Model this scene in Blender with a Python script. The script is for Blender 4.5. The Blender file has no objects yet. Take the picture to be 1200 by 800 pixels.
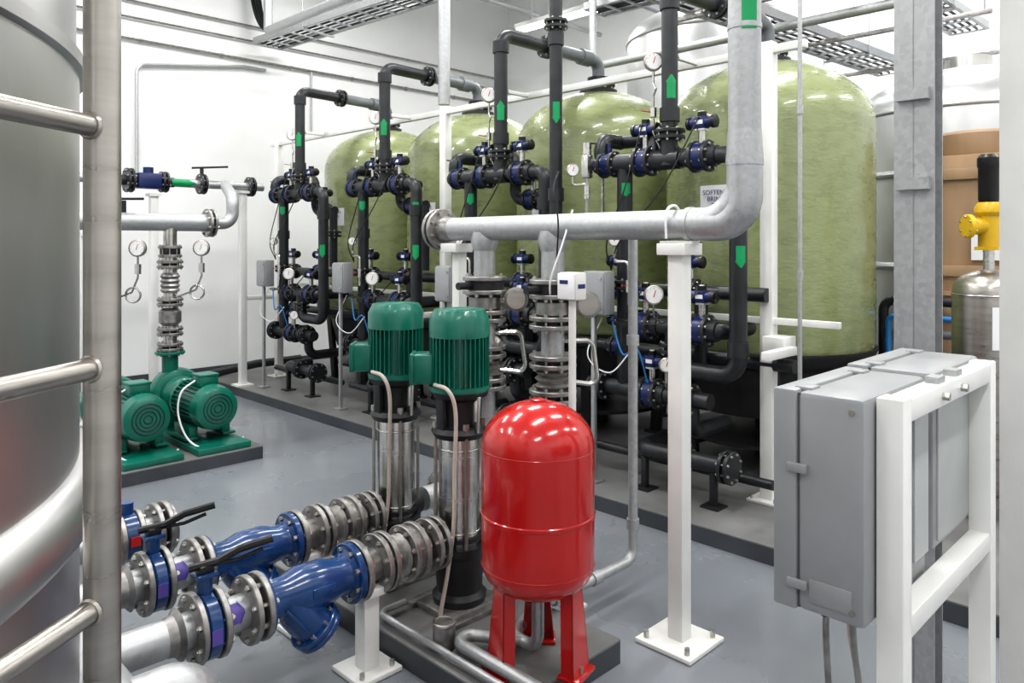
import bpy, bmesh, math, random
from mathutils import Vector, Matrix, noise
random.seed(7)
V = Vector
pi = math.pi
EX, EY, EZ = V((1,0,0)), V((0,1,0)), V((0,0,1))

# ---------------------------------------------------------------- materials
def mat(name, col, rough=0.5, metal=0.0, nscale=6.0, namt=0.08, bump=0.0, bscale=60.0,
        coat=0.0, stretch=(1,1,1), kind='noise', rvar=0.1, emit=None, estr=0):
    m = bpy.data.materials.new(name); m.use_nodes = True
    nt = m.node_tree; N = nt.nodes; L = nt.links
    p = N['Principled BSDF']
    tc = N.new('ShaderNodeTexCoord'); mp = N.new('ShaderNodeMapping')
    mp.inputs['Scale'].default_value = stretch
    L.new(tc.outputs['Object'], mp.inputs['Vector'])
    if kind == 'voronoi':
        t = N.new('ShaderNodeTexVoronoi'); t.inputs['Scale'].default_value = nscale
        fac = t.outputs['Color']
        sep = N.new('ShaderNodeSeparateColor'); L.new(fac, sep.inputs[0]); fac = sep.outputs[0]
    else:
        t = N.new('ShaderNodeTexNoise'); t.inputs['Scale'].default_value = nscale
        t.inputs['Detail'].default_value = 6
        fac = t.outputs['Fac']
    L.new(mp.outputs[0], t.inputs['Vector'])
    cr = N.new('ShaderNodeValToRGB')
    lo = [max(0, c*(1-namt*2)) for c in col]; hi = [min(1, c*(1+namt*1.5)) for c in col]
    cr.color_ramp.elements[0].color = (*lo, 1); cr.color_ramp.elements[1].color = (*hi, 1)
    if kind == 'noise':
        cr.color_ramp.elements[0].position = .3; cr.color_ramp.elements[1].position = .7
    L.new(fac, cr.inputs[0]); L.new(cr.outputs[0], p.inputs['Base Color'])
    mr = N.new('ShaderNodeMapRange')
    mr.inputs['To Min'].default_value = max(.03, rough-rvar); mr.inputs['To Max'].default_value = min(1, rough+rvar)
    L.new(fac, mr.inputs[0]); L.new(mr.outputs[0], p.inputs['Roughness'])
    p.inputs['Metallic'].default_value = metal
    p.inputs['Coat Weight'].default_value = coat
    p.inputs['Coat Roughness'].default_value = .08
    if bump:
        t2 = N.new('ShaderNodeTexNoise'); t2.inputs['Scale'].default_value = bscale
        t2.inputs['Detail'].default_value = 4
        L.new(mp.outputs[0], t2.inputs['Vector'])
        b = N.new('ShaderNodeBump'); b.inputs['Strength'].default_value = bump; b.inputs['Distance'].default_value = .01
        L.new(t2.outputs['Fac'], b.inputs['Height']); L.new(b.outputs[0], p.inputs['Normal'])
    if emit:
        p.inputs['Emission Color'].default_value = (*emit, 1); p.inputs['Emission Strength'].default_value = estr
    return m

M = dict(
 wall = mat('wall_paint', (.82,.825,.825), .7, nscale=1.5, namt=.015),
 ceil = mat('ceiling_paint', (.85,.85,.85), .8, nscale=1.5, namt=.015),
 floor = mat('epoxy_floor', (.205,.220,.243), .27, nscale=.9, namt=.05, bump=.02, bscale=9, coat=.2, rvar=.06),
 plinth = mat('plinth_concrete', (.17,.17,.17), .40, nscale=3, namt=.12, bump=.1, bscale=40),
 plinthside = mat('plinth_dark_grey', (.065,.072,.083), .45, nscale=3, namt=.1),  # dark grey for the plinth sides, darker than the top
 frp = mat('green_frp', (.255,.290,.140), .28, nscale=7, namt=.055, bump=.25, bscale=22, coat=.5, stretch=(1,1,2.6), rvar=.06),
 galv = mat('galvanized_steel', (.44,.45,.46), .42, .6, nscale=60, namt=.045, kind='voronoi', rvar=.05),
 steel = mat('stainless_steel', (.58,.57,.55), .25, 1.0, nscale=3, namt=.06, stretch=(1,1,7), bump=.02, bscale=30),
 rail = mat('brushed_rail_steel', (.45,.425,.395), .30, 1.0, nscale=5, namt=.08, stretch=(1,1,7)),
 steeltank = mat('brushed_tank_steel', (.52,.515,.51), .34, .92, nscale=2.2, namt=.10, stretch=(1,1,.5), bump=.05, bscale=9),
 ltank = mat('light_tank_steel', (.56,.565,.57), .38, .75, nscale=2, namt=.07, stretch=(1,1,.5)),
 flange = mat('cast_flange_metal', (.33,.32,.31), .40, .8, nscale=25, namt=.16),
 bolt = mat('zinc_bolt', (.48,.47,.44), .35, .9, nscale=40),
 black = mat('black_pvc', (.022,.024,.028), .36, nscale=8, namt=.15, rvar=.06),
 blackp = mat('black_plastic', (.009,.009,.010), .35, nscale=8),
 grey = mat('grey_pvc', (.16,.175,.19), .4, nscale=8),
 dkcast = mat('dark_cast_iron', (.03,.03,.034), .45, .3, nscale=20),
 blue = mat('blue_epoxy', (.009,.055,.185), .25, nscale=10, namt=.1, coat=.4),
 dblue = mat('dark_blue_actuator', (.008,.020,.10), .33, nscale=10),
 lblue = mat('light_blue_hose', (.02,.20,.50), .4),
 green = mat('green_motor_paint', (.003,.150,.104), .33, nscale=9, namt=.08, coat=.3),
 tag = mat('green_tag', (.0,.30,.10), .4, nscale=9, namt=.05),
 red = mat('red_enamel', (.48,.007,.006), .2, nscale=2.5, namt=.06, coat=.6, bump=.015, bscale=9, rvar=.05),
 white = mat('white_enamel', (.76,.76,.74), .35, nscale=5, namt=.03),
 cab = mat('cabinet_grey', (.32,.33,.34), .42, .1, nscale=6, namt=.04, bump=.02, bscale=150),
 cab2 = mat('cabinet_back_grey', (.42,.44,.44), .45, nscale=6, namt=.05),
 cabgap = mat('cabinet_seam_grey', (.10,.10,.105), .5),  # darker cabinet grey for the gap between body and lid
 ply = mat('plywood', (.40,.265,.16), .6, nscale=3, namt=.16, stretch=(1,1,.3)),
 beige = mat('beige_conduit', (.58,.50,.45), .5),
 paper = mat('paper_label', (.84,.84,.86), .6, namt=.02),
 ink = mat('blue_ink', (.02,.03,.14), .6),
 dial = mat('dial_face', (.82,.82,.81), .4, namt=.01),
 redp = mat('red_mark', (.50,.02,.02), .4),
 purple = mat('violet_label', (.12,.08,.36), .4),
 yellow = mat('yellow_paint', (.68,.43,.015), .35),
 lamp = mat('lamp_diffuser', (.9,.9,.9), .5, emit=(1,1,1), estr=5.0),
)

# ---------------------------------------------------------------- mesh builder
def frame(ax):
    ax = ax.normalized()
    h = EZ if abs(ax.z) < .9 else EX
    a = h.cross(ax).normalized(); b = ax.cross(a)
    return a, b

class B:
    def __init__(s, name): s.n=name; s.v=[]; s.f=[]; s.fm=[]; s.mats=[]
    def mi(s, m):
        m = M[m]
        if m not in s.mats: s.mats.append(m)
        return s.mats.index(m)
    def add(s, vs, fs, m):
        o=len(s.v); s.v += [tuple(x) for x in vs]; k=s.mi(m)
        for f in fs: s.f.append([i+o for i in f]); s.fm.append(k)
    def lathe(s, o, ax, prof, m, seg=24, cap=True):
        o=V(o); ax=V(ax).normalized(); a,b=frame(ax); vs=[]; fs=[]
        for t,r in prof:
            for i in range(seg):
                g=2*pi*i/seg; vs.append(o+ax*t+a*(r*math.cos(g))+b*(r*math.sin(g)))
        for k in range(len(prof)-1):
            for i in range(seg):
                j=(i+1)%seg; fs.append([k*seg+i,k*seg+j,(k+1)*seg+j,(k+1)*seg+i])
        if cap:
            fs.append(list(range(seg))[::-1]); n=(len(prof)-1)*seg; fs.append([n+i for i in range(seg)])
        s.add(vs,fs,m)
    def cyl(s, p, q, r, m, seg=16, r2=None):
        p=V(p); q=V(q); s.lathe(p,q-p,[(0,r),((q-p).length, r if r2 is None else r2)],m,seg)
    def box(s, c, size, m, rz=0.0, bev=0.0, mx=None):
        bm=bmesh.new(); bmesh.ops.create_cube(bm,size=1)
        for v in bm.verts: v.co=V((v.co.x*size[0],v.co.y*size[1],v.co.z*size[2]))
        if bev: bmesh.ops.bevel(bm,geom=bm.edges[:],offset=bev,segments=2,affect='EDGES',profile=.5)
        R = mx if mx is not None else Matrix.Rotation(rz,3,'Z'); c=V(c)
        bm.verts.index_update()
        s.add([c+R@v.co for v in bm.verts],[[v.index for v in f.verts] for f in bm.faces],m); bm.free()
    def beam(s,p,q,w,h,m,bev=.004):
        p=V(p);q=V(q);ax=(q-p); L=ax.length; ax.normalize(); a,b=frame(ax)
        R=Matrix((a,b,ax)).transposed(); s.box((p+q)/2,(w,h,L),m,bev=bev,mx=R)
    def tube(s, pts, r, m, fil=0.0, seg=16, cap=True):
        P=[V(p) for p in pts]
        if fil:
            Q=[P[0]]
            for i in range(1,len(P)-1):
                a=(P[i-1]-P[i]); b=(P[i+1]-P[i]); la,lb=a.length,b.length; a.normalize(); b.normalize()
                ang=a.angle(b)
                if ang>pi-.02: Q.append(P[i]); continue
                d=min(fil/math.tan(ang/2), la*.49, lb*.49); R=d*math.tan(ang/2)
                bis=(a+b).normalized(); c=P[i]+bis*(R/math.sin(ang/2))
                v0=P[i]+a*d-c; v1=P[i]+b*d-c; tot=v0.angle(v1); n=8
                for k in range(n+1):
                    t=k/n; Q.append(c+(v0*math.sin((1-t)*tot)+v1*math.sin(t*tot))/math.sin(tot))
            Q.append(P[-1]); P=Q
        n=len(P); T=[]
        for i in range(n):
            if i==0: t=P[1]-P[0]
            elif i==n-1: t=P[-1]-P[-2]
            else: t=(P[i+1]-P[i]).normalized()+(P[i]-P[i-1]).normalized()
            T.append(t.normalized())
        a,b=frame(T[0]); vs=[];fs=[]
        for i in range(n):
            if i: 
                q=T[i-1].rotation_difference(T[i]); a=q@a
                a=(a-T[i]*a.dot(T[i])).normalized()
            b=T[i].cross(a)
            for k in range(seg):
                g=2*pi*k/seg; vs.append(P[i]+a*(r*math.cos(g))+b*(r*math.sin(g)))
        for i in range(n-1):
            for k in range(seg):
                j=(k+1)%seg; fs.append([i*seg+k,i*seg+j,(i+1)*seg+j,(i+1)*seg+k])
        if cap: fs.append(list(range(seg))[::-1]); fs.append([(n-1)*seg+k for k in range(seg)])
        s.add(vs,fs,m)
    def curve(s, ctrl, r, m, seg=8, n=10):   # catmull-rom hose
        C=[V(c) for c in ctrl]; C=[C[0]*2-C[1]]+C+[C[-1]*2-C[-2]]; P=[]
        for i in range(1,len(C)-2):
            for k in range(n):
                t=k/n; p0,p1,p2,p3=C[i-1:i+3]
                P.append(.5*((2*p1)+(p2-p0)*t+(2*p0-5*p1+4*p2-p3)*t*t+(3*p1-p0-3*p2+p3)*t**3))
        P.append(C[-2]); s.tube(P,r,m,0,seg)
    def torus(s, c, ax, R, r, m, seg=40, s2=10):
        c=V(c); ax=V(ax).normalized(); a,b=frame(ax); vs=[];fs=[]
        for i in range(seg):
            g=2*pi*i/seg; d=a*math.cos(g)+b*math.sin(g)
            for k in range(s2):
                h=2*pi*k/s2; vs.append(c+d*(R+r*math.cos(h))+ax*(r*math.sin(h)))
        for i in range(seg):
            for k in range(s2):
                i2=(i+1)%seg;k2=(k+1)%s2; fs.append([i*s2+k,i2*s2+k,i2*s2+k2,i*s2+k2])
        s.add(vs,fs,m)
    def flange(s, c, ax, R, t, m, n=8, bolts=True, seg=28):
        c=V(c); ax=V(ax).normalized(); e=t*.15
        s.lathe(c-ax*t/2,ax,[(0,R-e),(e,R),(t-e,R),(t,R-e)],m,seg)
        if bolts:
            a,b=frame(ax); br=R*.09
            for i in range(n):
                g=2*pi*(i+.5)/n; o=c+(a*math.cos(g)+b*math.sin(g))*R*.80
                s.cyl(o-ax*(t/2+R*.12),o+ax*(t/2+R*.12),br,'bolt',6)
    def pair(s, c, ax, R, m, gap=.02, t=.022, n=8):
        c=V(c); ax=V(ax).normalized()
        for k in (-1,1): s.flange(c+ax*(k*(gap/2+t/2)),ax,R,t,m,n,bolts=False)
        s.cyl(c-ax*gap/2,c+ax*gap/2,R*.7,'blackp',20)
        a,b=frame(ax)
        for i in range(n):
            g=2*pi*(i+.5)/n; o=c+(a*math.cos(g)+b*math.sin(g))*R*.82; L=gap/2+t+R*.13
            s.cyl(o-ax*L,o+ax*L,R*.05,'bolt',6)
            for k in (-1,1):
                s.cyl(o+ax*(k*(gap/2+t)),o+ax*(k*(gap/2+t+R*.09)),R*.095,'bolt',6)
    def arrow(s, p, ax, R, L=.16, w=44, m='tag', face=(-1,-1,0)):
        p=V(p); ax=V(ax).normalized(); f=V(face); f=(f-ax*f.dot(ax)).normalized(); g=ax.cross(f); R=R*1.04
        prof=[(-.5,.7),(.20,.7),(.20,.9),(.5,.12)]; vs=[];fs=[];n=6
        for t,wd in prof:
            for k in range(n+1):
                h=math.radians(w*wd)*(k/n*2-1); vs.append(p+ax*(t*L)+(f*math.cos(h)+g*math.sin(h))*R)
        for i in range(3):
            for k in range(n): q=i*(n+1)+k; fs.append([q,q+1,q+n+2,q+n+1])
        s.add(vs,fs,m)
    def gauge(s, c, ax, R=.055, stem=None):
        c=V(c); ax=V(ax).normalized()
        s.lathe(c-ax*.015,ax,[(0,R*.9),(0.004,R),(.03,R),(.034,R*.9)],'rail',24)
        s.cyl(c+ax*.019,c+ax*.0205,R*.82,'dial',24)
        a,b=frame(ax)
        for i in range(9):
            g=math.radians(-40+i*32.5); d=a*math.cos(g)+b*math.sin(g)
            s.beam(c+ax*.021+d*R*.62,c+ax*.021+d*R*.76,.003,.001,'blackp',0)
        s.beam(c+ax*.022-(a*.3+b)*R*.2,c+ax*.022+(a*.3+b)*R*.5,.005,.002,'redp',0)
        if stem: s.tube([c-V((0,0,R))]+stem,.008,'steel',.02,8)
    def done(s, ang=35):
        me=bpy.data.meshes.new(s.n); me.from_pydata(s.v,[],s.f)
        for m in s.mats: me.materials.append(m)
        me.polygons.foreach_set('material_index',s.fm)
        me.polygons.foreach_set('use_smooth',[True]*len(s.f)); me.update()
        bm=bmesh.new(); bm.from_mesh(me); bmesh.ops.recalc_face_normals(bm,faces=bm.faces); bm.to_mesh(me); bm.free()
        me.set_sharp_from_angle(angle=math.radians(ang))
        o=bpy.data.objects.new(s.n,me); bpy.context.scene.collection.objects.link(o)
        return o
def dome(r,h,n=8,z0=0,up=True):
    out=[]
    for i in range(n+1):
        g=pi/2*i/n; out.append((z0+(h*math.sin(g) if up else -h*math.sin(g)), max(r*math.cos(g),.001)))
    return out
TOCAM=V((-1,-1,0)).normalized()

# ---------------------------------------------------------------- room shell
U0,U1,W0,W1,HC = -3.0,9.6,-2.6,9.7,6.6
def slab(name,c,size,m):
    b=B(name); b.box(c,size,m); return b.done()
cx,cy=(U0+U1)/2,(W0+W1)/2
slab('floor',(cx,cy,-.05),(U1-U0+.4,W1-W0+.4,.1),'floor')
slab('ceiling',(cx,cy,HC+.05),(U1-U0+.4,W1-W0+.4,.1),'ceil')
slab('wall_back',(cx,W1+.1,HC/2),(U1-U0+.4,.2,HC),'wall')
slab('wall_front',(cx,W0-.1,HC/2),(U1-U0+.4,.2,HC),'wall')
slab('wall_right',(U1+.1,cy,HC/2),(.2,W1-W0,HC),'wall')
slab('wall_left',(U0-.1,cy,HC/2),(.2,W1-W0,HC),'wall')
slab('baseboard_back',(cx,W1-.01,.05),(U1-U0,.02,.1),'plinthside')

def plinth(name,u0,u1,v0,v1,h=.1):
    b=B(name)
    b.box(((u0+u1)/2,(v0+v1)/2,h/2-.004),(u1-u0,v1-v0,h-.008),'plinthside')
    b.box(((u0+u1)/2,(v0+v1)/2,h-.006),(u1-u0+.004,v1-v0+.004,.012),'plinth',bev=.004)
    b.done()
plinth('equipment_plinth',3.78,6.85,.2,9.25)
plinth('pump_plinth',1.83,2.47,1.85,3.7)
plinth('transfer_pump_plinth',1.3,2.83,5.62,7.5)

# ---------------------------------------------------------------- softener tanks
for i in range(4):
    u,v=5.4,2.67+1.62*i; r=.745
    b=B('softener_tank')
    prof=[(z,rr) for z,rr in reversed(dome(r,.36,9,1.0,False))]
    prof+= [(1.0+(2.56-1.0)*k/4,r) for k in range(1,4)]+dome(r,.50,12,2.56)
    b.lathe((u,v,0),EZ,prof,'frp',64)
    b.lathe((u,v,3.02),EZ,[(0,.17),(.06,.17),(.06,.12),(.10,.12)],'dkcast',24)
    b.flange((u,v,3.13),EZ,.15,.03,'blackp')
    b.lathe((u,v,.84),EZ,[(0,.63),(0,.70),(.10,.76),(.12,.76),(.12,.745)],'dkcast',48,cap=False)
    b.lathe((u,v,.50),EZ,[(0,.60),(.34,.68)],'dkcast',48,cap=False)
    for k in range(6):
        g=math.radians(60*k+30); d=V((math.cos(g),math.sin(g),0))
        b.beam(V((u,v,.86))+d*.68,V((u,v,.11))+d*.62,.09,.05,'dkcast')
        b.box(V((u,v,.11))+d*.62,(.14,.14,.02),'dkcast',rz=g)
    b.lathe((u,v,.28),EZ,[(0,.60),(.03,.60)],'dkcast',40)
    b.cyl((u,v,.10),(u,v,.66),.09,'black',16)
    # curved stick-on sign facing the aisle, following the shell
    vs=[];fs=[];g0=math.radians(182)
    for k in range(7):
        g=g0+(k/6-.5)*.42
        for z in (1.90,2.10): vs.append((u+(r+.004)*math.cos(g),v+(r+.004)*math.sin(g),z))
    for k in range(6): fs.append([2*k,2*k+2,2*k+3,2*k+1])
    b.add(vs,fs,'paper')
    o=b.done(60)
    tx=bpy.data.curves.new('label_text','FONT'); tx.body='SOFTENER %d\nBRINE IN\nTANK'%(i+1); tx.size=.045; tx.align_x='CENTER'; tx.extrude=.0005
    t=bpy.data.objects.new('label_text',tx); bpy.context.scene.collection.objects.link(t)
    t.location=(u+(r+.012)*math.cos(g0),v+(r+.012)*math.sin(g0),2.035); t.rotation_euler=(pi/2,0,-pi/2+math.radians(2)); tx.materials.append(M['ink']); t.parent=o

# ---------------------------------------------------------------- valve helpers
def act_valve(b,c,ax,R=.10,act=True,up=EZ,num=0):
    c=V(c);ax=V(ax).normalized()
    for k in (-1,1):
        b.flange(c+ax*(k*.048),ax,R,.026,'black',8)
        b.lathe(c+ax*(k*.06),ax*k,[(0,R*.72),(.05,R*.62),(.05,R*.5)],'black',20)
    b.cyl(c-ax*.034,c+ax*.034,R*.88,'dblue',24)
    if act:
        b.cyl(c+up*R*.8,c+up*(R+.07),.022,'steel',12)
        b.box(c+up*(R+.065),(.06,.06,.012),'steel')
        q=c+up*(R+.11)
        b.box(q,(.07,.07,.075),'dblue',bev=.008)
        b.cyl(q-ax*.075,q+ax*.075,.034,'dblue',18)
        for k in (-1,1): b.lathe(q+ax*k*.075,ax*k,[(0,.041),(.022,.041),(.028,.032)],'blackp',18)
        b.cyl(q+up*.037,q+up*.066,.028,'blackp',14); b.cyl(q+up*.066,q+up*.072,.016,'paper',12)
        b.box(q+V((-.037,0,0)),(.003,.05,.025),'paper')
        b.box(q+V((0,-.037,0)),(.05,.003,.025),'paper')
    else:
        b.cyl(c+up*R*.8,c+up*(R+.05),.018,'dblue',12)
        b.beam(c+up*(R+.05)-ax*.02,c+up*(R+.075)+ax*.17,.022,.012,'blackp')

# ---------------------------------------------------------------- racks (one per tank)
UR=4.15; ZU,ZL,ZB=2.24,1.16,.72; PR=.053
for i in range(4):
    r0=2.47+1.56*i; tv=2.67+1.62*i
    b=B('softener_valve_manifold')
    A=V((UR,r0+.245,ZU)); top=V((UR,r0+.245,3.35)); T=V((5.4,tv,3.35)); mid=top.lerp(T,.42)
    b.tube([A,top,mid],PR,'black',.10)
    dr=(T-top).normalized()
    b.pair(mid+dr*.02,dr,.095,'black')
    b.tube([mid+dr*.03,T,V((5.4,tv,3.16))],PR*1.05,'grey',.11)
    b.cyl(T-dr*.26,T-dr*.14,PR*1.35,'grey',18)
    b.cyl(V((5.4,tv,3.14)),V((5.4,tv,3.20)),.10,'blackp',20)
    for z in (2.48,3.2): b.lathe((UR,r0+.245,z),EZ,[(0,PR*1.22),(.09,PR*1.22)],'black',18)
    b.pair((UR,r0+.245,2.40),EZ,.10,'black')
    b.arrow((UR,r0+.245,2.70+.04*i),EZ,PR,.15)
    # upper manifold
    b.tube([(UR,r0-.235,1.9),(UR,r0-.235,ZU),(UR,r0+.80,ZU),(UR,r0+.80,2.42),(UR+.22,r0+.80,2.42)],PR,'black',.09)
    for v in (.245,.60): b.lathe((UR,r0+v-.09,ZU),EY,[(0,PR*1.25),(.18,PR*1.25)],'black',18)
    b.lathe((UR,r0+.245,ZU-.04),EZ,[(0,PR*1.2),(.12,PR*1.2)],'black',18)
    act_valve(b,(UR,r0+.43,ZU),EY); act_valve(b,(UR,r0+.01,ZU),EY)
    act_valve(b,(UR,r0+.73,ZU),EY,.09,act=False)
    if i:
        b.tube([(UR+.22,r0+.80,2.42),(UR+.22,r0+.30,2.42),(UR+.22,r0+.30,2.05),(UR+.22,r0-.1,2.05)],PR*.9,'black',.09)
        act_valve(b,(UR+.22,r0+.10,2.05),EY,.085)
        b.tube([(UR+.2,r0-.1,2.05),(UR+.2,r0-.1,1.45)],PR*.85,'black'); b.pair((UR+.2,r0-.1,1.80),EZ,.085,'black')
    else:
        b.tube([(UR+.22,r0+.80,2.42),(UR+.22,r0+.38,2.42),(UR+.05,r0+.38,2.42),(UR,r0+.38,ZU)],PR*.9,'black',.07)
    b.pair((UR+.22,r0+.55,2.42),EY,.09,'black')
    # return leg
    b.tube([(UR,r0-.235,1.95),(UR,r0-.235,.90),(UR,r0+.22,.90),(UR,r0+.22,ZL)],PR,'black',.11)
    b.arrow((UR,r0-.235,1.62),-EZ,PR,.13)
    if i%2==0: b.arrow((UR,r0-.235,2.02),-EZ,PR,.09)
    for z in (1.95,1.02): b.lathe((UR,r0-.235,z),EZ,[(0,PR*1.22),(.09,PR*1.22)],'black',18)
    # down leg
    b.tube([(UR,r0+.60,ZU),(UR,r0+.60,ZB),(UR+.3,r0+.60,ZB)],PR,'black',.09)
    b.arrow((UR,r0+.60,2.06),-EZ,PR,.09)
    b.pair((UR,r0+.60,1.42),EZ,.095,'black'); b.lathe((UR,r0+.60,1.75),EZ,[(0,PR*1.22),(.09,PR*1.22)],'black',18)
    # lower manifolds
    b.tube([(UR+.35,r0-.12,ZL),(UR,r0-.12,ZL),(UR,r0+.64,ZL)],PR,'black',.08)
    act_valve(b,(UR,r0+.01,ZL),EY); act_valve(b,(UR,r0+.43,ZL),EY)
    b.tube([(UR,r0-.05,ZB),(UR,r0+.9,ZB)],PR,'black')
    act_valve(b,(UR,r0+.38,ZB),EY,.10); b.pair((UR,r0+.78,ZB),EY,.10,'black')
    b.pair((UR,r0+.10,ZB),EY,.10,'black'); b.pair((UR,r0+.22,1.03),EZ,.09,'black')
    b.tube([(UR+.24,r0-.3,1.38),(UR+.24,r0+.9,1.38)],PR*.85,'black'); act_valve(b,(UR+.24,r0+.82,1.38),EY,.085); act_valve(b,(UR+.24,r0+.24,1.38),EY,.085)
    b.tube([(UR+.24,r0+.16,1.38),(UR+.24,r0+.16,.9)],PR*.85,'black')
    b.tube([(UR+.3,r0-.45,.95),(UR+.3,r0+1.05,.95)],PR*.8,'black'); act_valve(b,(UR+.3,r0+.86,.95),EY,.08)
    # manual valve and small-bore loops on the down leg
    b.tube([(UR,r0+.60,1.58),(UR-.12,r0+.60,1.58),(UR-.12,r0+.48,1.58),(UR-.12,r0+.48,1.30)],.011,'steel',.03,8)
    b.cyl((UR-.12,r0+.48,1.38),(UR-.12,r0+.48,1.46),.02,'steel',10); b.beam((UR-.12,r0+.48,1.42),(UR-.20,r0+.48,1.43),.012,.006,'redp')
    b.gauge((UR-.12,r0+.60,1.72),TOCAM,.040,[(UR-.12,r0+.60,1.60)])
    # low cross-pipes at plinth level
    b.tube([(UR-.05,r0-.2,.36),(UR-.05,r0+.45,.36),(UR+.25,r0+.45,.36)],PR,'black',.1)
    b.tube([(UR+.45,r0+.1,.5),(UR+.02,r0+.1,.5),(UR+.02,r0+.1,ZB)],PR*.9,'black',.1)
    b.pair((UR-.05,r0+.12,.36),EY,.10,'black'); b.pair((UR-.05,r0-.2,.36),EY,.10,'black')
    b.tube([(UR+.12,r0-.4,.26),(UR+.12,r0+1.0,.26)],.03,'black')
    for v in (-.1,.4):
        b.beam((UR-.05,r0+v,.10),(UR-.05,r0+v,.31),.04,.04,'dkcast'); b.box((UR-.05,r0+v,.106),(.12,.12,.012),'dkcast')
    # gauges
    b.gauge((UR-.03,r0+.35,2.88),TOCAM,.062,[(UR-.03,r0+.35,2.74),(UR-.03,r0+.33,2.70),(UR-.03,r0+.35,2.66),(UR-.03,r0+.35,2.42),(UR,r0+.30,ZU+.04)])
    b.cyl((UR-.03,r0+.35,2.52),(UR-.03,r0+.35,2.58),.022,'steel',10); b.beam((UR-.03,r0+.35,2.55),(UR-.10,r0+.40,2.56),.012,.006,'redp')
    b.gauge((UR-.10,r0+.30,1.37),TOCAM,.064,[(UR-.10,r0+.30,1.24),(UR,r0+.28,ZL)])
    b.gauge((UR-.08,r0+.22,.93),TOCAM,.048,[(UR-.08,r0+.22,.80),(UR,r0+.22,ZB)])
    # thin pneumatic lines
    for k in range(4):
        a=V((UR,r0+.43 if k%2 else r0+.01,(ZU if k<2 else ZL)+.24)); e=V((UR-.06,r0+.67,1.52 if k<2 else 1.2))
        b.curve([a+V((-.04,0,0)),a.lerp(e,.3)+V((-.12,.0,-.14)),a.lerp(e,.75)+V((-.10,.03,-.05)),e],.005,'blackp',6,8)
    b.curve([(UR-.12,r0+.62,1.20),(UR-.16,r0+.50,.98),(UR-.14,r0+.40,1.02),(UR-.08,r0+.36,.80)],.006,'lblue',6,8)
    b.curve([(UR-.12,r0+.70,1.20),(UR-.20,r0+.76,.95),(UR-.14,r0+.62,.84),(UR-.05,r0+.50,1.0)],.005,'paper',6,8)
    b.done()
    p=B('solenoid_panel_box'); c=V((UR-.17,r0+.69,1.37))
    p.box(c,(.11,.19,.29),'cab',bev=.01); p.box(c+V((-.06,0,0)),(.012,.175,.27),'cab',bev=.004)
    for z in (-.1,.1): p.cyl(c+V((-.068,-.07,z)),c+V((-.075,-.07,z)),.010,'steel',10)
    p.beam(c+V((.0,.04,-.14)),c+V((0,.04,-1.263)),.03,.03,'galv'); p.box(c+V((0,.04,-1.262)),(.1,.1,.012),'galv')
    p.done()

b=B('black_riser_pipe')
b.tube([(4.0,3.56,.1),(4.0,3.56,6.5)],.046,'black')
for z in (1.55,2.62): b.arrow((4.0,3.56,z),-EZ,.046,.15)
for z in (1.1,2.0,3.1,3.6): b.lathe((4,3.56,z),EZ,[(0,.058),(.09,.058)],'black',18)
b.pair((4.0,3.56,3.25),EZ,.085,'black')
b.done()

b=B('sampling_station')
b.cyl((3.98,3.26,1.75),(3.98,3.26,2.3),.012,'steel',8)
b.box((3.98,3.26,2.22),(.06,.06,.16),'steel',bev=.01); b.cyl((3.98,3.26,2.3),(3.98,3.26,2.38),.03,'steel',14)
b.cyl((3.98,3.26,2.0),(3.98,3.26,2.09),.022,'steel',12)
b.gauge((3.95,3.36,2.2),TOCAM,.045); b.tube([(3.98,3.26,1.78),(4.15,3.26,1.78),(4.15,3.26,2.2)],.012,'steel',.03,8)
b.tube([(3.95,3.36,2.16),(3.95,3.36,2.1),(3.98,3.26,2.1)],.008,'steel',.02,8)
b.done()

b=B('white_pipe_support_frame')
for v in (2.19,5.31,8.43):
    b.beam((4.45,v,.1),(4.45,v,2.95),.08,.08,'white'); b.box((4.45,v,.108),(.2,.2,.016),'white',bev=.003)
    for a in (-1,1):
        for c in (-1,1): b.cyl((4.45+a*.075,v+c*.075,.11),(4.45+a*.075,v+c*.075,.14),.01,'bolt',6)
b.beam((4.45,1.95,2.90),(4.45,8.6,2.90),.05,.05,'white')
for v in (2.0,5.31,8.43):
    b.beam((4.38,v,1.06),(4.02,v,1.06),.05,.05,'white')
for i in range(4):
    b.beam((4.45,2.19+1.56*i+.5,2.9),(4.2,2.19+1.56*i+.5,2.9),.03,.03,'white')
b.beam((4.45,1.75,1.22),(4.45,8.43,1.22),.04,.04,'white'); b.box((4.40,2.1,1.09),(.16,.14,.09),'white',bev=.004)
b.done()

# ---------------------------------------------------------------- galvanized discharge header
b=B('discharge_header_pipe')
hz=1.78; hu=2.78; hr=.064
b.tube([(hu,3.36,hz),(hu,1.47,hz),(hu,1.47,6.5)],hr,'galv',.20,28)
b.tube([(hu,1.70,hz),(hu,1.47,hz),(hu,1.47,2.02)],hr*1.10,'galv',.20,28)
b.lathe((hu,1.47,2.01),EZ,[(0,hr*1.14),(.02,hr*1.14),(.14,hr*1.02)],'galv',28)
b.lathe((hu,1.70,hz),EY,[(0,hr*1.14),(.025,hr*1.14),(.025,hr)],'galv',28)
b.pair((hu,3.36,hz),EY,.118,'flange',n=8); b.lathe((hu,3.24,hz),EY,[(0,hr),(.09,hr*1.2)],'flange',24)
b.lathe((hu,1.47,2.55),EZ,[(0,hr*1.05),(.02,hr*1.05)],'galv',24)
b.arrow((hu,1.47,2.62),EZ,hr,.16,38)
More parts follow.
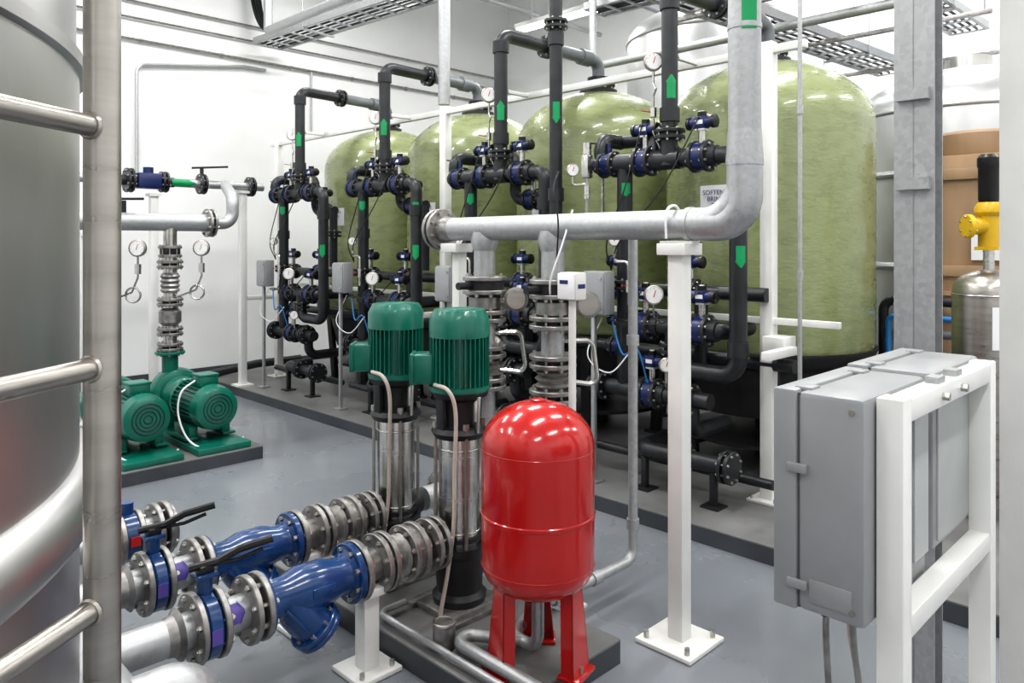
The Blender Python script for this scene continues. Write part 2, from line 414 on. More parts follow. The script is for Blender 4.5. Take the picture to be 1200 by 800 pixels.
for v in (2.99,2.495):
    o=V((hu,v,0))
    b.tube([o+EZ*hz,o+EZ*.42,(2.36,v,.42)],.058,'galv',.13,24)
    b.lathe(o+EZ*(hz-.12),EZ,[(0,.06),(.05,.075),(.10,.066)],'galv',24)
    b.pair(o+EZ*1.475,EZ,.118,'flange',gap=.05)
    b.cyl(o+EZ*1.45,o+EZ*1.50,.105,'dkcast',24)
    b.cyl(o+V((-.1,0,1.475)),o+V((-.19,0,1.475)),.02,'dkcast',10)
    b.pair(o+EZ*1.31,EZ,.118,'flange')
    b.lathe(o+EZ*1.33,EZ,[(0,.06),(.02,.085),(.08,.085),(.10,.06)],'flange',24)
    b.pair(o+EZ*1.12,EZ,.118,'flange')
    b.lathe(o+EZ*.98,EZ,[(0,.07),(.02,.09),(.035,.07),(.055,.09),(.07,.07),(.09,.09),(.11,.07)],'flange',24)
    b.pair(o+EZ*.95,EZ,.118,'flange')
    b.pair(V((2.50,v,.42)),EX,.115,'flange')
    g=TOCAM; s1=o+V((.12,-.12,1.40))
    b.cyl(o+EZ*1.40,s1,.018,'steel',10); b.lathe(s1,g,[(0,.035),(.01,.062),(.05,.066),(.055,.055)],'flange',24); b.cyl(s1+g*.055,s1+g*.065,.05,'rail',24)
    b.tube([o+EZ*1.22,o+V((.14,-.14,1.22)),o+V((.16,-.16,1.0)),o+V((.05,-.05,1.02))],.012,'steel',.04,8)
b.curve([(hu-.02,2.35,1.86),(hu-.08,2.36,1.70),(hu-.10,2.42,1.52),(hu-.06,2.45,1.4)],.005,'paper',6)
b.curve([(hu-.02,2.44,2.05),(hu-.10,2.40,1.96),(hu-.09,2.38,1.8),(hu-.08,2.40,1.6)],.004,'blackp',6)
b.curve([(hu+.07,1.79,1.80),(hu,1.79,1.86),(hu-.07,1.79,1.83),(hu-.07,1.79,1.72)],.006,'paper',6)
b.done()

b=B('white_header_support_column')
b.beam((hu,1.77,0.01),(hu,1.77,1.66),.072,.072,'white'); b.box((hu,1.77,.012),(.27,.27,.02),'white',bev=.004)
for a in (-1,1):
    for c in (-1,1): b.cyl((hu+a*.1,1.77+c*.1,.02),(hu+a*.1,1.77+c*.1,.05),.012,'bolt',6)
b.box((hu,1.77,1.675),(.14,.14,.05),'white',bev=.004); b.box((hu,1.77,1.703),(.06,.16,.016),'white')
b.done()
b=B('white_header_support_column')
b.beam((hu+.02,3.22,0.01),(hu+.02,3.22,1.66),.06,.06,'white'); b.box((hu+.02,3.22,.012),(.22,.22,.02),'white',bev=.004); b.box((hu,3.22,1.675),(.13,.13,.05),'white',bev=.004)
b.done()

b=B('junction_box_stand')
c=V((2.70,2.30,1.50))
b.box(c,(.08,.11,.13),'white',bev=.01); b.box(c+V((-.045,0,0)),(.01,.10,.12),'paper',bev=.003); b.box(c+V((-.0505,.01,.02)),(.002,.05,.018),'ink'); b.box(c+V((0,-.056,.0)),(.05,.002,.02),'ink')
b.cyl(c+V((0,0,-.06)),(2.70,2.30,0),.018,'white',14); b.box((2.70,2.30,.006),(.1,.1,.012),'white')
b.done()

b=B('expansion_line_pipe')
b.tube([(hu+.03,2.2,hz),(3.04,2.2,hz),(3.04,2.2,.15),(2.32,2.2,.15),(2.11,2.1,.15),(2.11,1.97,.15),(2.11,1.97,.355)],.024,'galv',.06,16)
for p,a in (((3.04,2.2,1.2),EZ),((3.04,2.2,.30),EZ),((2.72,2.2,.15),EX),((2.45,2.2,.15),EX)): b.lathe(V(p),a,[(0,.031),(.05,.031)],'galv',16)
b.tube([(2.11,2.05,.15),(1.92,2.36,.15),(1.92,1.72,.15),(1.92,1.72,.02)],.024,'galv',.05,14)
b.tube([(2.0,2.66,.135),(1.86,2.66,.135),(1.86,1.70,.135),(1.86,1.70,.02)],.014,'galv',.05,12)
b.cyl((1.92,2.30,.11),(1.92,2.30,.20),.045,'flange',16); b.torus((1.92,2.30,.20),EZ,.04,.008,'flange',24,8)
b.done()

# ---------------------------------------------------------------- red pressure tank
b=B('red_pressure_tank')
u,v,r=2.11,1.97,.216
prof=[(z,q) for z,q in reversed(dome(r,.13,8,.49,False))]+[(.60,r),(.668,r),(.672,r+.0035),(.682,r+.0035),(.686,r),(.80,r)]+dome(r,.17,12,.93)
b.lathe((u,v,0),EZ,prof,'red',64)
for z in (.49,.925): b.torus((u,v,z),EZ,r-.0005,.002,'red',64,6)
b.lathe((u,v,1.09),EZ,[(0,.03),(.014,.03),(.018,.02)],'red',16)
for k in range(3):
    g=math.radians(225-62+k*120); d=V((math.cos(g),math.sin(g),0)); t=V((-d.y,d.x,0))
    p0=V((u,v,0))+d*.165; p1=V((u,v,0))+d*.185
    for s_ in (-1,1):
        q=[p0+t*s_*.035+EZ*.47,p1+t*s_*.065+EZ*.115,p1+t*s_*.065-d*.05+EZ*.115,p0+t*s_*.035-d*.05+EZ*.44]
        q2=[x-t*s_*.005 for x in q]
        b.add(q+q2,[[0,1,2,3],[4,5,6,7],[0,1,5,4],[1,2,6,5],[2,3,7,6],[3,0,4,7]],'red')
    q=[p0-t*.035+EZ*.47,p0+t*.035+EZ*.47,p1+t*.065+EZ*.115,p1-t*.065+EZ*.115]; q2=[x-d*.005 for x in q]
    b.add(q+q2,[[0,1,2,3],[4,5,6,7],[0,1,5,4],[1,2,6,5],[2,3,7,6],[3,0,4,7]],'red')
    b.box(p1-d*.02+EZ*.108,(.09,.14,.014),'red',rz=g,bev=.003); b.cyl(p1+EZ*.11,p1+EZ*.135,.01,'bolt',6)
b.done(30)

# ---------------------------------------------------------------- vertical multistage pumps
for v in (3.0,2.53):
    b=B('vertical_multistage_pump'); u=2.2; o=V((u,v,0))
    b.box(o+EZ*.115,(.30,.24,.03),'flange',bev=.006)
    for a in (-1,1):
        b.box(o+V((0,a*.14,.112)),(.34,.05,.024),'flange',bev=.004)
    b.lathe(o+EZ*.13,EZ,[(0,.115),(.03,.12),(.05,.10),(.12,.105),(.20,.105),(.22,.12),(.25,.12)],'dkcast',32)
    for k in (-1,1):
        b.lathe(o+V((0,0,.415)),EX*k,[(0,.06),(.13,.06)],'dkcast',24)
    b.lathe(o+EZ*.40,EZ,[(0,.10),(.02,.10)],'dkcast',32)
    b.lathe(o+EZ*.38,EZ,[(0,.088),(.02,.09),(.47,.09),(.48,.088)],'steel',36)
    for z in (.44,.80): b.torus(o+EZ*z,EZ,.09,.005,'steel',36,8)
    for k in range(4):
        g=math.radians(45+90*k+20); d=V((math.cos(g),math.sin(g),0))*.108
        b.cyl(o+d+EZ*.36,o+d+EZ*.90,.008,'bolt',8); b.cyl(o+d+EZ*.895,o+d+EZ*.92,.014,'bolt',6)
    b.lathe(o+EZ*.85,EZ,[(0,.11),(.025,.125),(.045,.11),(.05,.085),(.16,.09),(.18,.125),(.20,.13)],'dkcast',32)
    for k in range(4):
        g=math.radians(90*k); d=V((math.cos(g),math.sin(g),0)); b.beam(o+d*.10+EZ*.88,o+d*.108+EZ*1.04,.05,.02,'steel' if k%2 else 'dkcast')
    b.lathe(o+EZ*1.045,EZ,[(0,.125),(.012,.135),(.03,.135),(.035,.108),(.27,.108)],'green',40)
    for k in range(36):
        g=2*pi*k/36; d=V((math.cos(g),math.sin(g),0)); b.box(o+d*.118+EZ*1.195,(.03,.005,.235),'green',rz=g)
    b.lathe(o+EZ*1.29,EZ,[(0,.125),(0,.134),(.075,.134),(.10,.122),(.118,.112),(.12,.05),(.112,.03)],'green',40)
    for k in range(3): b.torus(o+EZ*1.408,EZ,.05+.02*k,.003,'green',32,6)
    jd=V((-.72,.69,0)).normalized(); g=math.atan2(jd.y,jd.x)
    b.box(o+jd*.155+EZ*1.15,(.09,.13,.13),'green',rz=g,bev=.012); b.box(o+jd*.205+EZ*1.15,(.02,.135,.135),'green',rz=g,bev=.006)
    b.cyl(o+jd*.12+EZ*1.07,o+jd*.12+V((-.03,-.05,1.03)),.016,'blackp',10)
    side=V((.707,-.707,0))
    b.curve([o+jd*.10+TOCAM*.09+EZ*1.09,o+TOCAM*.155+jd*.035+EZ*1.075,o+TOCAM*.155+jd*.005+EZ*.98,o+TOCAM*.14+EZ*.75-side*.01,o+TOCAM*.135+EZ*.50-side*.015,o+TOCAM*.14+EZ*.30-side*.04,o+TOCAM*.17-side*.07+EZ*.13],.009,'beige',10)
    b.cyl(o+V((-.19,0,.415)),o+V((-.12,0,.415)),.058,'steel',24)
    b.done()

# ---------------------------------------------------------------- suction lines
SZ=.415
def hand_valve(b,P,lab='purple'):
    b.pair(P(1.065),EX,.118,'flange',gap=.055)
    b.lathe(P(1.037),EX,[(0,.10),(.01,.112),(.046,.112),(.056,.10)],'blue',28)
    b.cyl(P(1.065)+EZ*.09,P(1.065)+EZ*.17,.026,'blue',16); b.box(P(1.065)+EZ*.172,(.07,.07,.015),'blue',bev=.003)
    b.box(P(1.065)+EZ*.19,(.05,.05,.03),'blackp',bev=.006)
    b.tube([P(1.065)+V((-.05,.01,.20)),P(1.065)+V((.04,-.02,.21)),P(1.065)+V((.10,-.045,.24)),P(1.065)+V((.20,-.09,.262))],.014,'blackp',.03,8)
    b.tube([P(1.065)+V((.02,-.01,.198)),P(1.065)+V((.10,-.045,.205)),P(1.065)+V((.17,-.08,.232))],.007,'blackp',.02,8)
    b.box(P(1.065)+V((-.005,-.113,.0)),(.035,.004,.05),lab)
for v in (3.0,2.53):
    b=B('pump_suction_line'); P=lambda u: V((u,v,SZ))
    b.tube([P(.72),P(1.02)],.060,'galv',0,24)
    b.lathe(P(.93),EX,[(0,.06),(.03,.066),(.045,.085)],'flange',24)
    hand_valve(b,P)
    b.tube([P(1.09),P(1.21)],.060,'galv',0,24); b.arrow(P(1.15),EX,.061,.06,45,'purple',(-.3,-1,.5))
    b.pair(P(1.235),EX,.118,'flange')
    b.flange(P(1.262),EX,.115,.026,'blue')
    b.lathe(P(1.27),EX,[(0,.10),(.02,.072),(.08,.070),(.14,.088),(.24,.088),(.30,.070),(.335,.075),(.355,.10)],'blue',32)
    dl=V((.62,-.10,-.78)).normalized(); q=P(1.36)
    b.lathe(q,dl,[(0,.07),(.09,.078),(.165,.078)],'blue',28)
    b.flange(q+dl*.175,dl,.098,.022,'blue',8); b.flange(q+dl*.20,dl,.094,.020,'blue',8); b.cyl(q+dl*.21,q+dl*.235,.02,'blue',8)
    for a in (-1,1):
        b.beam(P(1.33)+V((0,a*.06,-.02)),P(1.33)+dl*.14+V((0,a*.06,-.02)),.03,.012,'blue')
    b.box(P(1.47)+V((0,-.088,.01)),(.09,.006,.035),'blue',bev=.002)
    b.flange(P(1.632),EX,.115,.026,'blue')
    b.flange(P(1.663),EX,.118,.024,'flange')
    b.tube([P(1.67),P(1.76)],.062,'flange',0,24)
    b.pair(P(1.775),EX,.118,'flange',gap=.012)
    b.lathe(P(1.80),EX,[(0,.07),(.015,.088),(.03,.072),(.045,.088),(.06,.072),(.075,.088),(.09,.07)],'flange',28)
    b.pair(P(1.92),EX,.116,'flange',gap=.03)
    b.cyl(P(1.905),P(1.935),.10,'flange',24)
    b.tube([P(1.94),P(2.0)],.062,'flange',0,24)
    b.pair(P(2.04),EX,.112,'flange')
    b.beam((1.715,v,.01),(1.715,v,.315),.07,.07,'white'); b.box((1.715,v,.012),(.20,.20,.02),'white',bev=.004); b.box((1.715,v,.33),(.09,.14,.03),'white',bev=.004)
    for a in (-1,1): b.cyl((1.715+a*.07,v-.07,.02),(1.715+a*.07,v-.07,.045),.01,'bolt',6)
    b.done()

b=B('suction_header_pipe')
b.tube([(.72,2.22,SZ),(.92,2.22,SZ),(.92,2.22,.03)],.075,'galv',.16,28)
b.flange((.92,2.22,.235),EZ,.135,.026,'flange'); b.flange((.92,2.22,.205),EZ,.135,.026,'flange')
b.tube([(.69,2.05,SZ),(.69,3.75,SZ)],.085,'galv',0,28)
for v in (2.30,3.7): b.tube([(.69,v,SZ),(.69,v,.02)],.05,'galv',0,20)
P=lambda u: V((u+.06,3.47,SZ+.02))
b.tube([(.7,3.47,SZ+.02),(1.1,3.47,SZ+.02)],.06,'galv',0,24)
b.pair(P(1.065),EX,.112,'flange',gap=.055); b.cyl(P(1.04),P(1.09),.105,'blue',28); b.cyl(P(1.065)+EZ*.09,P(1.065)+EZ*.15,.026,'blue',16)
b.box(P(1.065)+V((-.0,-.108,.01)),(.04,.006,.04),'redp')
b.tube([P(1.09),P(1.17)],.060,'galv',0,24); b.pair(P(1.20),EX,.118,'flange'); b.cyl(P(1.22),P(1.25),.10,'flange',24)
b.beam((.95,3.47,.01),(.95,3.47,.38),.05,.05,'white')
b.done()

# ---------------------------------------------------------------- horizontal transfer pumps
for n,u in enumerate((2.54,2.02)):
    b=B('horizontal_centrifugal_pump'); z=.41; o=V((u,0,z))
    c=lambda v,dz=0,du=0: V((u+du,v,z+dz))
    b.lathe(c(5.78),EY,[(0,.06),(.0,.13),(.02,.165),(.10,.175),(.12,.178),(.13,.165),(.13,.150),(.50,.150),(.50,.172),(.54,.172),(.56,.12),(.64,.10)],'green',40)
    for k in range(4): b.torus(c(5.779),EY,.03+.028*k,.004,'dkcast',32,6)
    for k in range(32):
        g=2*pi*k/32; d=V((math.cos(g),0,math.sin(g))); mx=Matrix((d,EY,d.cross(EY))).transposed()
        b.box(c(6.095)+d*.162,(.03,.37,.006),'green',mx=mx)
    b.box(c(6.02,.19),(.15,.16,.09),'green',bev=.012); b.box(c(6.02,.24),(.16,.17,.02),'green',bev=.006)
    for a in (-1,1):
        b.box(c(6.08,-.19,a*.13),(.07,.30,.09),'green',bev=.008); b.box(c(6.08,-.235,a*.15),(.10,.34,.02),'green',bev=.004)
    b.lathe(c(6.40),EY,[(0,.10),(.05,.155),(.12,.165),(.14,.12)],'green',32)
    b.lathe(c(6.53),EY,[(0,.16),(.02,.21),(.05,.225),(.13,.225),(.17,.20),(.20,.12),(.27,.09),(.31,.09)],'green',40)
    b.flange(c(6.86),EY,.13,.026,'green'); 
    b.cyl(c(6.62,.10,-.05),c(6.62,.36,-.05),.065,'green',20); b.flange(c(6.62,.36,-.05),EZ,.12,.024,'green'); b.box(c(6.60,-.19),(.22,.16,.14),'green',bev=.01)
    b.box((u,6.2,.125),(.42,1.1,.05),'green',bev=.008)
    b.curve([c(6.02,.20,-.08),c(6.02,.12,-.19),c(6.0,-.05,-.22),c(5.85,-.22,-.20),c(5.72,-.285,-.1),c(5.70,-.29,.12),c(5.9,-.29,.26)],.008,'paper',8)
    b.done()
b=B('transfer_pump_pipework')
hv=6.62
for n,u in enumerate((2.49,1.97)):
    o=V((u,hv,0))
    b.tube([o+EZ*.80,o+EZ*1.88],.055,'steel',0,20)
    for z in (.82,.95,1.20,1.52): b.pair(o+EZ*z,EZ,.105,'flange')
    b.lathe(o+EZ*1.0,EZ,[(0,.06),(.03,.09),(.12,.09),(.15,.06)],'flange',20)
    b.lathe(o+EZ*1.28,EZ,[(0,.06),(.02,.08),(.04,.065),(.06,.08),(.08,.065),(.10,.08),(.12,.065),(.14,.08),(.17,.06)],'flange',20)
    b.box(o+EZ*1.63,(.13,.13,.05),'dkcast',bev=.01); b.pair(o+EZ*1.63,EZ,.095,'flange',gap=.05)
    b.gauge(o+V((.22,-.12,1.66)),TOCAM,.07,[o+V((.22,-.12,1.42)),o+V((.18,-.1,1.30)),o+V((.0,0,1.22))])
    b.cyl(o+V((.22,-.12,1.45)),o+V((.22,-.12,1.53)),.025,'steel',10); b.torus(o+V((.19,-.10,1.28)),TOCAM,.06,.009,'steel',20,8)
b.tube([(1.2,hv,1.88),(2.80,hv,1.88)],.075,'galv',0,24)
b.pair((2.83,hv,1.88),EX,.125,'flange')
uz=2.34
b.tube([(2.84,hv,1.88),(3.04,hv,1.88),(3.04,hv,2.12),(3.66,8.15,uz)],.055,'galv',.10,20)
b.tube([(1.5,8.15,uz),(4.10,8.15,uz)],.045,'galv',0,18)
for uu in (2.55,3.0): b.lathe((uu,8.15,uz),EX,[(0,.052),(.1,.052)],'black',18)
b.pair((2.66,8.15,uz),EX,.125,'black'); b.box((2.84,8.13,uz),(.24,.15,.16),'dblue',bev=.02); b.cyl((2.84,8.13,uz+.08),(2.84,8.13,uz+.14),.05,'dblue'); b.pair((3.00,8.15,uz),EX,.11,'black')
b.arrow((3.19,8.15,uz),EX,.052,.24,60)
b.pair((3.40,8.15,uz),EX,.11,'black'); b.cyl((3.40,8.15,uz+.09),(3.40,8.15,uz+.17),.02,'black',10); b.beam((3.30,8.17,uz+.17),(3.66,8.08,uz+.20),.035,.02,'blackp')
b.pair((3.95,8.15,uz),EX,.11,'black')
b.tube([(1.2,6.9,.41),(3.0,6.9,.41)],.06,'steel',0,20)
b.cyl((2.12,6.62,1.955),(2.12,6.62,2.05),.02,'blackp'); b.beam((2.02,6.62,2.06),(2.27,6.6,2.07),.03,.02,'blackp')
b.done()
for (u,v,zt) in ((3.86,8.15,2.275),(2.9,8.15,2.20),(2.05,7.35,1.78)):
    b=B('white_pipe_stand'); zb=.1 if u>3.78 or (v<7.5 and u<2.83) else 0
    b.beam((u,v,zb+.01),(u,v,zt),.075,.075,'white'); b.box((u,v,zb+.01),(.18,.18,.02),'white'); b.box((u,v,zt),(.12,.12,.03),'white')
    if v<7.5: b.beam((u,v,zt-.02),(u,6.55,zt-.02),.05,.05,'white')
    b.done()

b=B('floor_drain_pipe')
b.tube([(3.3,8.9,.09),(4.4,8.9,.2),(5.0,8.9,.2)],.05,'black',.1); b.tube([(3.3,9.1,.09),(3.3,8.3,.09)],.04,'black')
b.done()

# ---------------------------------------------------------------- big stainless tank with ladder (left)
b=B('stainless_storage_tank')
tu,tv,R=-.689,2.041,1.2
prof=[(.25,1.15),(.30,R),(2.03,R),(2.035,R+.012),(2.06,R+.012),(2.065,R-.006),(3.4,R-.006)]+dome(R-.006,.35,8,3.4)[1:]
b.lathe((tu,tv,0),EZ,prof,'steeltank',128)
b.torus((tu,tv,1.22),EZ,R-.012,.062,'steeltank',128,16)
b.torus((tu,tv,.32),EZ,R-.01,.03,'steeltank',128,10)
for k in range(6):
    g=math.radians(60*k+10); b.cyl((tu+1.0*math.cos(g),tv+1.0*math.sin(g),0),(tu+1.0*math.cos(g),tv+1.0*math.sin(g),.4),.06,'steel',16)
b.done(40)
b=B('tank_ladder')
ra=V((.307,1.037,0)); rb=V((-.020,.806,0))
for p in (ra,rb):
    b.tube([p+EZ*.02,p+EZ*3.6],.0215,'rail',0,24); b.cyl(p,p+EZ*.03,.05,'rail',20)
for k in range(11):
    z=.345+.3*k; b.cyl(ra+EZ*z,rb+EZ*z,.0135,'rail',16); b.torus(ra+EZ*z+(rb-ra).normalized()*.022,rb-ra,.0135,.004,'rail',16,6)
ctr=V((tu,tv,0))
for p in (ra,rb):
    for z in (.75,2.5,3.3):
        d=(ctr-p).normalized(); b.cyl(p+EZ*z,p+EZ*z+d*.214,.015,'rail',12)
b.done()

# ---------------------------------------------------------------- control cabinets on white stand (right)
b=B('white_equipment_stand')
fv=.557
for u in (1.70,2.40):
    b.beam((u,fv,.01),(u,fv,1.375),.055,.055,'white'); b.box((u,fv,.01),(.16,.16,.02),'white')
for z in (1.345,.885,.40): b.beam((1.70,fv,z),(2.40,fv,z),.050,.050,'white')
for u in (1.95,2.1): b.cyl((u,fv-.024,1.345),(u,fv-.04,1.345),.01,'bolt',6)
for u in (1.98,2.12): b.box((u,fv,1.375),(.05,.03,.02),'galv')
b.done()
b=B('control_cabinet')
def cab(u0,u1,v0,v1,z0,z1):
    vm=v1-.055
    b.box(((u0+u1)/2,(v0+vm)/2,(z0+z1)/2),(u1-u0,vm-v0,z1-z0),'cab',bev=.012)
    b.box(((u0+u1)/2,(vm+v1)/2+.002,(z0+z1)/2),(u1-u0+.006,v1-vm,z1-z0+.006),'cab',bev=.008)
    b.box(((u0+u1)/2,vm,(z0+z1)/2),(u1-u0-.008,.008,z1-z0-.008),'cabgap')
    for z in (z0+.12*(z1-z0),z0+.65*(z1-z0)):
        b.box((u0-.004,vm,z),(.012,.045,.02),'cab',bev=.003)
    b.box((u0-.001,(v0+vm)/2,z0+.05),(.004,.09,.05),'cab',bev=.001)
    for z in (z0+.03,z1-.03): b.cyl((u0+.001,v0+.025,z),(u0-.004,v0+.025,z),.007,'bolt',8)
    for uu in (u0+.05,u1-.05): b.box((uu,vm,z1),(.045,.04,.012),'cab',bev=.003)
cab(1.62,2.02,.588,.785,.895,1.375)
cab(2.08,2.50,.588,.80,.93,1.375)
b.box((1.97,.586,1.15),(.10,.006,.40),'cab2'); b.box((2.28,.586,1.15),(.36,.006,.40),'cab2',bev=.002)
for k,(u,v) in enumerate(((1.70,.70),(1.76,.66),(1.80,.68))):
    b.cyl((u,v,.91),(u,v,.865),.013,'blackp',10)
    b.curve([(u,v,.88),(u,v+.003*k,.80),(u+.03,v-.01*k,.55),(u+.05,v,.2),(u+.06,v,.02)],.0075,'flange' if k<2 else 'beige',8)
b.done()
b=B('galvanized_strut_post')
c=V((2.80,.84,0)); w=.085
b.box(c+EZ*(HC/2),(w,.006,HC-.02),'galv'); 
for a in (-1,1):
    for s_ in (-1,1): b.box(c+V((a*w/2,s_*.033,HC/2)),(.006,.06,HC-.02),'galv')
b.box(c+EZ*.008,(.2,.2,.012),'galv')
for z in (1.9,2.2): b.box(c+V((-.06,0,z)),(.03,.1,.04),'galv')
b.done()
b=B('white_structural_column'); b.beam((3.12,.62,.0),(3.12,.62,HC-.01),.085,.085,'white'); b.box((3.12,.62,.01),(.2,.2,.02),'white'); b.done()
b=B('vertical_conduit'); b.cyl((4.0,1.79,.1),(4.0,1.79,HC-.02),.012,'galv',12)
for z in (1.5,2.4,3.2): b.cyl((4,1.79,z),(4,1.79,z+.05),.018,'galv',12)
b.done()

# ---------------------------------------------------------------- right background
for (u,v,r,h) in ((7.9,1.95,.95,3.3),(8.3,4.8,1.05,4.6)):
    b=B('stainless_process_tank')
    b.lathe((u,v,0),EZ,[(.0,r*.95),(.15,r)]+[(.15+(h-.6)*k/5,r) for k in range(1,6)]+dome(r,.45,8,h-.45)[1:],'ltank',72)
    for z in (.7,1.5,2.3,h-.45): b.torus((u,v,z),EZ,r,.035 if z<h-.5 else .02,'ltank',72,10)
    b.cyl((u,v,h-.05),(u,v,h+.1),.2,'steel',24)
    b.done()
b=B('plywood_crate')
cu=6.45
b.box((cu,1.52,.72),(.62,.55,1.22),'ply',bev=.006); b.box((cu,1.52,1.84),(.60,.53,1.0),'ply',bev=.006)
b.box((cu,1.52,1.335),(.66,.59,.03),'ply')
for z in (.3,1.2,1.5,2.2): b.box((cu-.32,1.52,z),(.02,.55,.08),'ply',bev=.003)
b.box((cu-.32,1.38,1.72),(.012,.22,.28),'paper')
b.lathe((cu,1.52,2.34),EZ,[(0,.26),(.02,.27),(.16,.27),(.18,.25)],'ply',32)
b.done()
b=B('stainless_pressure_vessel')
u,v=5.1,1.15
b.lathe((u,v,0),EZ,[(.16,.05)]+[(z,q) for z,q in list(reversed(dome(.19,.10,6,.32,False)))[1:]]+[(1.40,.19)]+dome(.19,.13,8,1.42)[1:],'rail',40)
for k in range(3):
    g=math.radians(120*k+20); b.cyl((u+.15*math.cos(g),v+.15*math.sin(g),.1),(u+.15*math.cos(g),v+.15*math.sin(g),.32),.02,'steel',10)
b.torus((u,v,1.40),EZ,.19,.006,'steel',40,8)
b.box((u-.135,v-.135,1.22),(.006,.20,.24),'paper',rz=math.radians(45))
b.cyl((u,v,1.54),(u,v,1.66),.03,'steel',14)
b.done()
b=B('dosing_pump')
b.box((5.1,1.15,1.67),(.12,.12,.02),'yellow'); b.cyl((5.1,1.15,1.67),(5.1,1.15,1.94),.055,'yellow',24); b.lathe((5.1,1.15,1.86),EZ,[(0,.06),(.02,.075),(.05,.075),(.08,.055)],'yellow',24)
b.cyl((5.02,1.23,1.80),(5.1,1.15,1.80),.05,'yellow',20); b.flange((5.015,1.235,1.80),V((-1,1,0)),.07,.03,'yellow',6)
b.lathe((5.1,1.15,1.94),EZ,[(0,.05),(.02,.055),(.20,.055),(.21,.06),(.26,.06),(.28,.045)],'blackp',24)
b.done()
b=B('side_stream_pipework')
b.tube([(5.97,2.03,.12),(5.97,2.03,1.28),(5.97,1.0,1.28),(5.97,1.0,.12)],.035,'black',.08); b.tube([(5.86,1.96,.12),(5.86,1.96,1.17),(5.86,.9,1.17),(5.86,.9,.12)],.02,'lblue',.05)
b.tube([(5.93,1.98,.12),(5.93,1.98,1.05),(5.93,.8,1.05),(5.93,.8,.12)],.03,'grey',.08)
b.pair((5.97,1.90,1.28),EY,.08,'black'); b.cyl((5.97,1.90,1.36),(5.97,1.90,1.46),.03,'blackp'); b.pair((5.97,1.70,1.28),EY,.08,'steel')
b.done()

# ---------------------------------------------------------------- overhead services
def tray(name,p,q,w=.30,h=.08,rod=True):
    b=B(name); p=V(p);q=V(q); ax=(q-p).normalized(); s=EZ.cross(ax).normalized()
    for k in (-1,1):
        b.beam(p+s*k*w/2,q+s*k*w/2,h*.25,h,'galv',0)
        b.beam(p+s*k*w/2-EZ*h*.5,q+s*k*w/2-EZ*h*.5,.035,.006,'galv',0)
    n=int((q-p).length/.25)
    for i in range(n+1):
        c=p+ax*((q-p).length*i/n); b.beam(c-s*w/2-EZ*h*.4,c+s*w/2-EZ*h*.4,.03,.015,'galv',0)
    nc=int(w/.07)
    for k in range(nc):
        x=-w/2+.04+(w-.08)*k/(nc-1)
        b.tube([p+s*x-EZ*.01,p.lerp(q,.5)+s*(x+random.uniform(-.01,.01))-EZ*.015,q+s*x-EZ*.01],.014,'blackp' if k%3 else 'grey',0,8)
    m=max(2,int((q-p).length/1.8))
    for i in range(m):
        c=p+ax*((q-p).length*(i+.5)/m)
        for k in (-1,1):
            if rod: e=c+s*k*(w/2+.02); b.cyl(e-EZ*h*.5,V((e.x,e.y,HC-.01)),.006,'galv',8)
        b.beam(c-s*(w/2+.04)-EZ*(h*.5+.02),c+s*(w/2+.04)-EZ*(h*.5+.02),.04,.02,'galv',0)
    b.done()
tray('cable_tray',(4.85,9.5,4.38),(5.35,5.2,4.48),.42)
tray('cable_tray',(4.4,3.40,3.72),(9.4,3.05,3.72),.42)
tray('cable_tray',(4.6,2.45,4.05),(9.4,2.30,4.05),.36)
tray('cable_tray',(6.6,2.0,4.3),(6.6,5.3,4.3),.36)
b=B('wall_conduit')
for z,r in ((4.16,.018),(4.42,.014),(4.62,.014)):
    b.tube([(-1,9.655,z),(9.4,9.655,z)],r,'flange',0,8)
b.tube([(3.24,9.655,2.5),(3.24,9.655,3.86),(4.6,9.655,4.06),(4.9,9.655,4.06)],.022,'galv',.12,8)
for u in range(0,9,1): b.box((u+.3,9.68,4.16),(.03,.03,.06),'galv')
b.tube([(5.6,9.655,4.16),(5.6,9.655,3.3)],.014,'galv',0,8)
b.done()
b=B('overhead_galvanized_pipe')
b.tube([(4.5,8.8,4.35),(4.5,6.55,4.35),(4.5,6.0,4.2),(4.45,5.33,4.2),(4.45,5.33,2.97)],.055,'galv',.15,16)
b.tube([(4.5,8.8,4.35),(4.5,8.8,6.5)],.055,'galv',0,16)
b.done()
b=B('hanging_cables')
for k in range(4): b.curve([(4.62+.03*k,9.5,6.4),(4.61+.04*k,9.52,5.2),(4.68+.03*k,9.4,4.6),(4.85,9.2,4.45)],.018,'blackp',8)
b.done()
b=B('overhead_water_pipes')
b.tube([(7.0,2.0,3.75),(9.3,2.75,3.75)],.03,'lblue',0,12); b.cyl((7.0,2.0,3.75),(7,2,6.5),.02,'lblue',12)
b.tube([(5.9,2.05,6.4),(5.9,2.05,3.9),(9.3,2.75,3.9)],.05,'black',.12,14)
b.tube([(6.2,1.2,6.4),(6.2,1.2,3.55),(6.2,5.0,3.55),(6.2,5.0,6.4)],.04,'galv',.12,14)
b.tube([(7.2,1.9,6.4),(7.2,1.9,4.35),(9.4,2.7,4.35)],.06,'grey',.12,14)
b.done()
b=B('overhead_drain_pipes')
b.tube([(3.3,5.9,4.9),(9.3,5.9,4.9)],.05,'grey',0,14); b.cyl((3.3,5.9,4.9),(3.3,5.9,6.5),.05,'grey')
b.tube([(3.4,7.35,6.4),(3.4,7.35,4.95),(9.3,7.35,4.95)],.035,'galv',.1,14)
b.done()
b=B('strut_channel_supports')
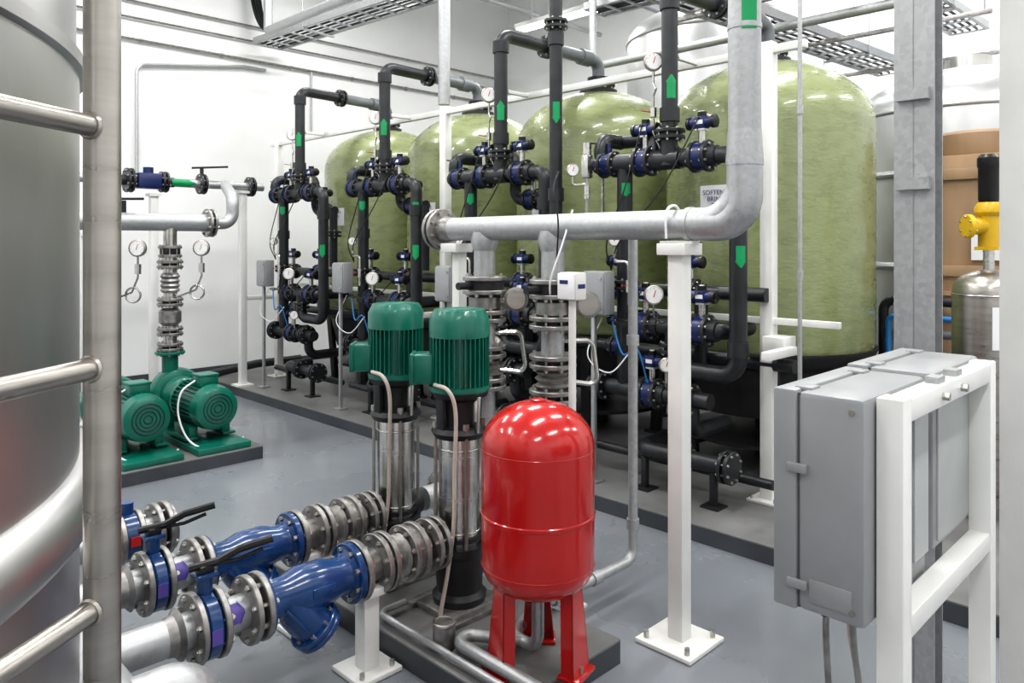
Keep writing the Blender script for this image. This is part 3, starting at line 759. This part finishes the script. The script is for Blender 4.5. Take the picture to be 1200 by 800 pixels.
for u in (5.6,7.2,8.8):
    b.beam((u,1.6,3.62),(u,3.7,3.62),.04,.04,'flange'); 
    for v in (1.65,3.65): b.cyl((u,v,3.6),(u,v,HC-.01),.008,'galv',8)
b.done()

# ---------------------------------------------------------------- lights
def fixture(u,v,z,L=1.5,along='u',power=100):
    b=B('ceiling_light_fixture'); s=(L,.22,.06) if along=='u' else (.22,L,.06)
    b.box((u,v,z+.04),s,'white',bev=.01); s2=(s[0]-.04,s[1]-.04,.02); b.box((u,v,z),s2,'lamp')
    for k in (-1,1):
        o=V((k*L*.35,0,0)) if along=='u' else V((0,k*L*.35,0)); b.cyl(V((u,v,z+.06))+o,V((u,v,HC-.005))+o,.006,'galv',6)
    b.done()
    ld=bpy.data.lights.new('tube_light','AREA'); ld.shape='RECTANGLE'; ld.size=s[0]; ld.size_y=s[1]; ld.energy=power; ld.color=(1,.99,.97)
    lo=bpy.data.objects.new('tube_light',ld); lo.location=(u,v,z-.03); bpy.context.scene.collection.objects.link(lo)
for u in (-1.2,2.2,5.0,8.0):  # strips out of view; those behind the camera are added as front fill
    for v in (-1.0,2.0,5.0,7.8):
        if u+v<14.9: fixture(u,v,5.4,1.6,'u',62)
fixture(7.6,6.7,4.7,1.5,'v',30); fixture(8.7,3.2,4.9,1.2,'v',22)
w=bpy.data.worlds.new('world'); bpy.context.scene.world=w; w.use_nodes=True
w.node_tree.nodes['Background'].inputs[0].default_value=(.9,.95,1,1); w.node_tree.nodes['Background'].inputs[1].default_value=.3

# ---------------------------------------------------------------- camera
cd=bpy.data.cameras.new('camera'); cam=bpy.data.objects.new('camera',cd); bpy.context.scene.collection.objects.link(cam)
cam.location=(0,0,1.7); cam.rotation_euler=(pi/2,0,-pi/4); cd.sensor_width=36; cd.lens=884/1200*36; cd.shift_y=-115/1200; cd.clip_start=.05
bpy.context.scene.camera=cam
vs_=bpy.context.scene.view_settings
vs_.view_transform='Standard'
try: vs_.look='Medium High Contrast'
except Exception as e: print('look',e)
vs_.exposure=0.0
